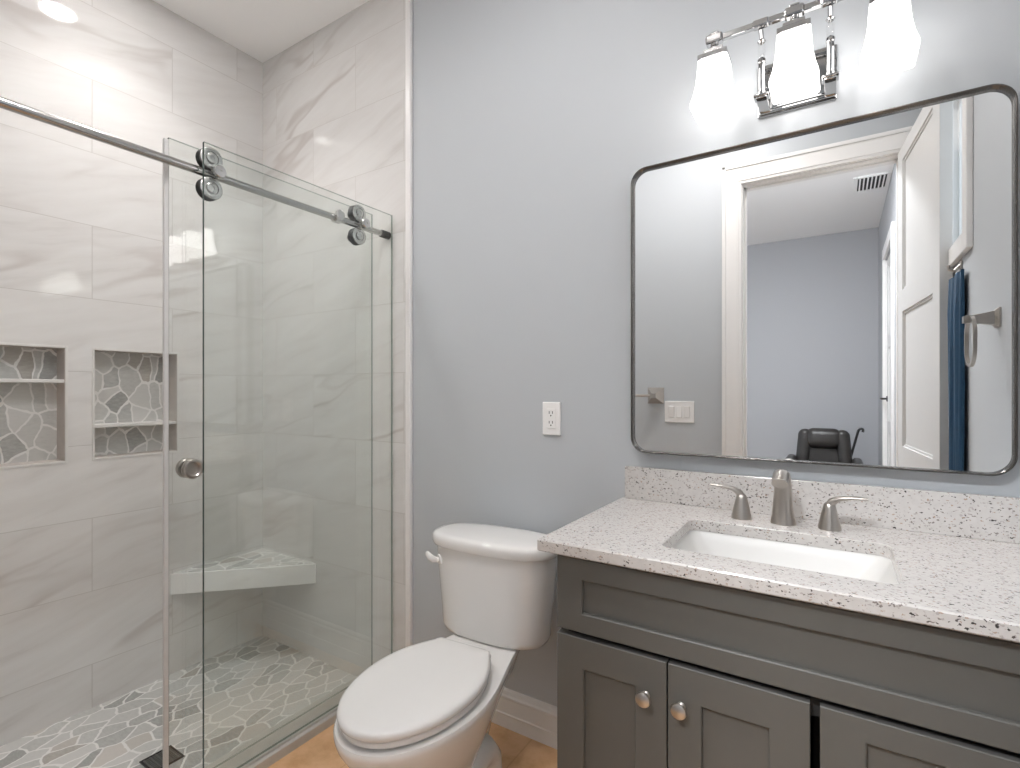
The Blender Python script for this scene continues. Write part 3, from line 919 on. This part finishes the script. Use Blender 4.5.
# curve forward into the spout
for k in range(1, 9):
    a = k/8*math.radians(112)
    cy_, cz_ = fy-0.006-0.030*(1-math.cos(a)) - 0.012*k/8, 1.0033+0.028*math.sin(a)
    rx = 0.0195 - 0.001*k/8
    ry = 0.0165 - 0.0035*k/8
    rings.append([(fx+rx*math.cos(2*PI*i/n), cy_+ry*math.sin(2*PI*i/n)*math.cos(a), cz_+ry*math.sin(2*PI*i/n)*math.sin(a)) for i in range(n)])
for L in (0.018, 0.036):
    a = math.radians(112)
    rings.append([(p[0], p[1]-L*math.sin(a), p[2]+L*math.cos(a)) for p in rings[-1 if L < 0.02 else -2]])
loft(bm, rings)
obj('spout', bm, M['nickel'], root, ang=50)
for x, s in ((-0.219, -1), (-0.018, 1)):
    bm = B()
    rr = [(0.0255, 0.0), (0.0252, 0.004), (0.0215, 0.022), (0.0175, 0.040), (0.0145, 0.052), (0.0128, 0.060)]
    lathe(bm, [(r, h) for r, h in rr] + [(0.010, 0.064), (0.0, 0.065)], (x, fy, 0.9003), (0, 0, 1), 28)
    tube(bm, [(x+s*0.000, fy, 0.9003+0.054), (x+s*0.006, fy-0.001, 0.9003+0.068), (x+s*0.022, fy-0.004, 0.9003+0.078), (x+s*0.048, fy-0.008, 0.9003+0.083), (x+s*0.078, fy-0.012, 0.9003+0.084)],
         [(0.011, 0.012), (0.0105, 0.0095), (0.010, 0.0065), (0.0085, 0.0045), (0.0065, 0.003)], 16)
    obj('handle', bm, M['nickel'], root, ang=50)

# ------------------------------------------------------------------ mirror
MX0, MX1, MZ0, MZ1 = -0.5486, 0.336, 1.050, 1.9355
mcx, mcz, mw, mh = (MX0+MX1)/2, (MZ0+MZ1)/2, MX1-MX0, MZ1-MZ0
root = thing('wall_mirror', 'large rounded mirror in slim metal frame above the vanity', 'mirror', (mcx, YB, MZ0))
bm = B()
def mring(ins, y, r):
    return [(mcx+u, y, mcz+v) for u, v in rrect(mw-2*ins, mh-2*ins, r-ins, 10)]
yfr = 1.561
loft(bm, [mring(0, YB-0.001, 0.048), mring(0, yfr+0.002, 0.048), mring(0.001, yfr, 0.048), mring(0.0035, yfr, 0.048), mring(0.0045, yfr+0.002, 0.048), mring(0.0045, 1.584, 0.048), mring(0.0045, YB-0.001, 0.048), mring(0, YB-0.001, 0.048)], cap=False)
obj('frame', bm, M['darknickel'], root, ang=40)
bm = B()
loft(bm, [mring(0.0044, 1.578, 0.048), mring(0.0044, 1.583, 0.048)])
obj('mirror_glass', bm, M['mirror'], root, smooth=False)

# ------------------------------------------------------------------ vanity light
LX, LY = -0.092, 1.466
BZ = 2.189
root = thing('vanity_light', 'chrome three light vanity fixture above the mirror', 'wall light', (LX, YB, 2.075))
bm = B()
box(bm, -0.191, -0.002, YB-0.010, YB-0.001, 2.007, 2.150, 0.003); box(bm, -0.186, -0.007, YB-0.017, YB-0.009, 2.012, 2.145, 0.003)
box(bm, -0.178, -0.015, YB-0.023, YB-0.016, 2.020, 2.135, 0.003)
obj('backplate', bm, M['chrome'], root, smooth=False)
bm = B()
box(bm, -0.300, 0.118, LY-0.0075, LY+0.0075, BZ-0.0075, BZ+0.0075, 0.002)
for x in (-0.281, LX, 0.097):
    box(bm, x-0.022, x+0.022, LY-0.013, LY+0.013, BZ-0.011, BZ+0.012, 0.005)
    box(bm, x-0.012, x+0.012, LY-0.010, LY+0.010, BZ+0.010, BZ+0.018, 0.003)
for x in (-0.168, -0.017):
    box(bm, x-0.019, x+0.019, LY-0.010, LY+0.010, BZ-0.009, BZ+0.010, 0.004)
obj('bar', bm, M['chrome'], root, smooth=False)
for x in (-0.170, -0.016):
    bm = B()
    yy = LY+0.035
    box(bm, x-0.013, x+0.013, yy-0.013, YB-0.02, 2.011, 2.019, 0.002)
    box(bm, x-0.018, x+0.018, yy-0.018, yy+0.018, 2.015, 2.021, 0.002)
    lathe(bm, [(0.010, 0.0), (0.010, 0.010), (0.006, 0.013), (0.0085, 0.018), (0.0085, 0.085), (0.010, 0.087), (0.010, 0.095), (0.007, 0.099)], (x, yy, 2.021), (0, 0, 1), 20)
    lathe(bm, [(0.007, 0), (0.0105, 0.004), (0.007, 0.010)], (x, yy, 2.160), (0, 0, 1), 20)
    tube(bm, [(x, yy, 2.168), (x, yy-0.012, 2.182), (x, LY, BZ)], 0.006, 12)
    cl = obj('column', bm, M['chrome'], root)
    bm = B()
    lathe(bm, [(0.008, 0.0), (0.0095, 0.008), (0.0095, 0.034), (0.0075, 0.042)], (x, yy, 2.120), (0, 0, 1), 20)
    obj('crystal_rod', bm, M['crystal'], cl, label='clear crystal section')
for x in (-0.281, LX, 0.097):
    bm = B()
    lathe(bm, [(0.010, 0.0), (0.010, -0.010), (0.013, -0.014), (0.013, -0.020)], (x, LY, BZ-0.008), (0, 0, 1), 20)
    sq = lambda h, z: [(x-h, LY-h, z), (x+h, LY-h, z), (x+h, LY+h, z), (x-h, LY+h, z)]
    loft(bm, [sq(0.014, BZ-0.026), sq(0.016, BZ-0.032), sq(0.024, BZ-0.0325), sq(0.025, BZ-0.043), sq(0.0355, BZ-0.048), sq(0.0365, BZ-0.049), sq(0.0365, BZ-0.063)])
    obj('socket_cup', bm, M['chrome'], root, smooth=False)
    bm = B()
    rings = []
    DZS = 0.0
    prof = [(0.0365, 2.128), (0.0375, 2.120), (0.0385, 2.10), (0.040, 2.080), (0.0425, 2.058), (0.0465, 2.035), (0.051, 2.018), (0.0535, 2.008), (0.054, 2.003), (0.053, 1.998)]
    def sring(h, z):
        r = min(0.008, h*0.3)
        return [(x+u, LY+v, z+DZS) for u, v in rrect(2*h, 2*h, r, 3)]
    out = [sring(h, z) for h, z in prof]
    inn = [sring(h-0.004, z) for h, z in reversed(prof[1:])]
    loft(bm, out + inn, cap=True)
    obj('shade', bm, M['shade'], root, label='lit white frosted glass bell shade', ang=50)

# ------------------------------------------------------------------ outlet and switches
root = thing('wall_outlet', 'white two socket outlet on the wall above the toilet', 'outlet', (-0.8465, YB, 1.088))
bm = B(); box(bm, -0.882, -0.811, YB-0.007, YB-0.0005, 1.087, 1.203, 0.003)
obj('faceplate', bm, M['plastic'], root, smooth=False)
bm = B(); box(bm, -0.8635, -0.8295, YB-0.0095, YB-0.006, 1.111, 1.179, 0.0015)
rc = obj('receptacle', bm, M['plastic'], root, smooth=False)
bm = B()
for zc in (1.129, 1.163):
    for dx in (-0.0065, 0.0065):
        box(bm, -0.8465+dx-0.0012, -0.8465+dx+0.0012, YB-0.0100, YB-0.009, zc-0.001, zc+0.008)
    lathe(bm, [(0.0026, 0), (0.0026, 0.001)], (-0.8465, YB-0.009, zc-0.0075), (0, -1, 0), 12)
obj('slots', bm, M['slot'], rc, smooth=False, label='dark socket slots')

root = thing('light_switch', 'white triple rocker switch plate beside the doorway, seen in the mirror', 'light switch', (-0.818, YF, 1.048))
bm = B(); box(bm, -0.907, -0.729, YF+0.0005, YF+0.007, 1.048, 1.178, 0.003)
obj('faceplate', bm, M['plastic'], root, smooth=False)
for k in (-1, 0, 1):
    x = -0.818 + k*0.046
    bm = B()
    rt = Matrix.Translation((x, YF+0.008, 1.113)) @ Matrix.Rotation(math.radians(-4 if k else 3), 4, 'X') @ Matrix.Translation((-x, -YF-0.008, -1.113))
    box(bm, x-0.0165, x+0.0165, YF+0.005, YF+0.0115, 1.079, 1.147, 0.0015, rot=rt)
    obj('rocker', bm, M['plastic'], root, smooth=False)

# ------------------------------------------------------------------ towel bar and towel ring
root = thing('towel_bar', 'brushed nickel towel bar beside the switch plate, seen in the mirror', 'towel bar', (-1.235, YF, 1.165))
def post(bm, x, z):
    q = lambda h, y: [(x-h, y, z-h), (x+h, y, z-h), (x+h, y, z+h), (x-h, y, z+h)]
    loft(bm, [q(0.050, YF+0.0005), q(0.050, YF+0.006), q(0.045, YF+0.012), q(0.014, YF+0.052), q(0.014, YF+0.078)])
for x in (-0.962, -1.540):
    bm = B(); post(bm, x, 1.212)
    obj('post', bm, M['nickel'], root, smooth=False)
bm = B(); tube(bm, [(-1.540, YF+0.066, 1.212), (-0.962, YF+0.066, 1.212)], 0.008, 16)
obj('bar', bm, M['nickel'], root)

ry, rz = 1.302, 1.437
root = thing('towel_ring', 'brushed nickel towel ring on the side wall, seen in the mirror', 'towel ring', (XR, ry, rz))
bm = B()
q = lambda h, w, x: [(x, ry-w, rz-h), (x, ry+w, rz-h), (x, ry+w, rz+h), (x, ry-w, rz+h)]
loft(bm, [q(0.026, 0.022, XR-0.0005), q(0.026, 0.022, XR-0.005), q(0.018, 0.014, XR-0.012), q(0.010, 0.010, XR-0.055), q(0.009, 0.012, XR-0.074)])
obj('post', bm, M['nickel'], root, smooth=False)
bm = B()
rp = [(XR-0.058, ry+u, rz-0.060+v) for u, v in rrect(0.108, 0.130, 0.050, 10)]
rings = []
for i, p in enumerate(rp):
    a, b = Vector(rp[i-1]), Vector(rp[(i+1) % len(rp)])
    d = (b-a).normalized(); nrm = Vector((1, 0, 0)); s_ = d.cross(nrm)
    rings.append([Vector(p)+nrm*0.0042*cx_+s_*0.0040*cy_ for cx_, cy_ in ((1, 1), (-1, 1), (-1, -1), (1, -1))])
loft(bm, rings + [rings[0]], cap=False)
obj('ring', bm, M['nickel'], root, smooth=False)

# ------------------------------------------------------------------ bedroom things
root = thing('ceiling_vent', 'dark slotted air vent in the bedroom ceiling, seen in the mirror', 'air vent', (0.235, -2.05, ZC-0.012))
vx0, vx1, vy0, vy1 = 0.125, 0.345, -2.24, -1.90
bm = B()
box(bm, vx0-0.02, vx0+0.012, vy0-0.02, vy1+0.02, ZC-0.010, ZC-0.0005, 0.002); box(bm, vx1-0.012, vx1+0.012, vy0-0.02, vy1+0.02, ZC-0.010, ZC-0.0005, 0.002)
box(bm, vx0, vx1, vy0-0.02, vy0+0.012, ZC-0.010, ZC-0.0005, 0.002); box(bm, vx0, vx1, vy1-0.012, vy1+0.02, ZC-0.010, ZC-0.0005, 0.002)
obj('frame', bm, M['ceil'], root, smooth=False)
bm = B(); box(bm, vx0+0.01, vx1-0.01, vy0+0.01, vy1-0.01, ZC-0.003, ZC-0.0006)
obj('duct', bm, M['slot'], root, smooth=False, label='dark duct opening')
for k in range(7):
    x = vx0+0.028 + k*0.027
    bm = B()
    rt = Matrix.Translation((x, 0, ZC-0.009)) @ Matrix.Rotation(0.7, 4, 'Y') @ Matrix.Translation((-x, 0, -(ZC-0.009)))
    box(bm, x-0.006, x+0.006, vy0+0.012, vy1-0.012, ZC-0.0100, ZC-0.0085, rot=rt)
    obj('louver', bm, M['ceil'], root, smooth=False)

root = thing('leather_chair', 'black leather armchair with padded headrest, seen in the mirror', 'chair', (-0.125, -2.75, 0))
def leaning(nm):
    return Matrix.Translation((0, -0.18, 0.42)) @ Matrix.Rotation(math.radians(8), 4, 'X') @ Matrix.Translation((0, 0.18, -0.42)) if nm in ('backrest', 'side_bolster', 'headrest') else None
for nm, p in (('backrest', (-0.215, 0.215, -0.30, -0.16, 0.40, 0.80, 0.055)), ('side_bolster', (-0.255, -0.135, -0.30, -0.10, 0.36, 0.850, 0.055)), ('side_bolster', (0.135, 0.255, -0.30, -0.10, 0.36, 0.850, 0.055)),
              ('headrest', (-0.158, 0.158, -0.27, -0.085, 0.655, 0.862, 0.075)), ('seat', (-0.235, 0.235, -0.18, 0.32, 0.30, 0.47, 0.05)),
              ('armrest', (-0.325, -0.240, -0.24, 0.28, 0.16, 0.58, 0.035)), ('armrest', (0.240, 0.325, -0.24, 0.28, 0.16, 0.58, 0.035)), ('base', (-0.25, 0.25, -0.25, 0.28, 0.05, 0.31, 0.02))):
    bm = B()
    box(bm, *p, 6, leaning(nm))
    if nm in ('side_bolster',):                 # the back narrows towards the top
        for v in bm.verts:
            k = max(0.0, v.co.z-0.45)/0.4
            v.co.x -= math.copysign(0.035*k, v.co.x)
    obj(nm, bm, M['leather'], root, local=True)
for sx in (-1, 1):
    for sy in (-1, 1):
        bm = B(); tube(bm, [(sx*0.21, sy*0.2+0.01, 0.0), (sx*0.20, sy*0.19+0.01, 0.06)], [0.018, 0.025], 12)
        obj('leg', bm, M['dark'], root, local=True)
bm = B()
p0, p1 = Vector((0.225, -0.20, 0.56)), Vector((0.292, -0.20, 0.845))
dd = (p1-p0).normalized()
hk = [p0, p0.lerp(p1, 0.5)] + [p1 + dd*(0.025*math.sin(a)) + Vector((1, 0, 0))*(0.020*(1-math.cos(a))) for a in [k*PI/8 for k in range(0, 10)]]
tube(bm, hk, 0.011, 12)
obj('side_rod', bm, M['dark'], root, local=True, label='thin dark rod with hooked top')

# dark blue sheet added for an unidentified band behind the door
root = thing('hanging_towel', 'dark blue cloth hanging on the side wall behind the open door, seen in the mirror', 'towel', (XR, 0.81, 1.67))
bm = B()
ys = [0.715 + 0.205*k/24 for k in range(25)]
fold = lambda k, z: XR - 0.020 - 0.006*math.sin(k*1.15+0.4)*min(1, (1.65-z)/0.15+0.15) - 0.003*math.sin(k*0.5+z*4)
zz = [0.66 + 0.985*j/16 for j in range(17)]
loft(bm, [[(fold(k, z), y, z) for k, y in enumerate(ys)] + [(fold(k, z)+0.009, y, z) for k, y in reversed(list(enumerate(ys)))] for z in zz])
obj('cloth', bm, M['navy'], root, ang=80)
bm = B()
box(bm, XR-0.006, XR-0.0005, 0.795, 0.825, 1.650, 1.694, 0.002); tube(bm, [(XR-0.004, 0.81, 1.680), (XR-0.020, 0.81, 1.660), (XR-0.034, 0.81, 1.667), (XR-0.036, 0.81, 1.682)], 0.005, 10)
obj('hook', bm, M['nickel'], root)  # hook made up along with the blue sheet

root = thing('ceiling_lamp', 'round ceiling lamp of the bedroom, out of view', 'ceiling light', (-0.55, -0.95, ZC-0.06))  # unseen lamp added to send fill light through the doorway
bm = B(); lathe(bm, [(0.17, 0.02), (0.17, 0.06)], (-0.55, -0.95, ZC-0.0605), (0, 0, 1), 40)
obj('base', bm, M['trim'], root)
bm = B(); lathe(bm, [(0.001, -0.02), (0.09, -0.012), (0.15, 0.008), (0.16, 0.02)], (-0.55, -0.95, ZC-0.061), (0, 0, 1), 40)
obj('diffuser', bm, M['roomlamp'], root, label='lit white diffuser')
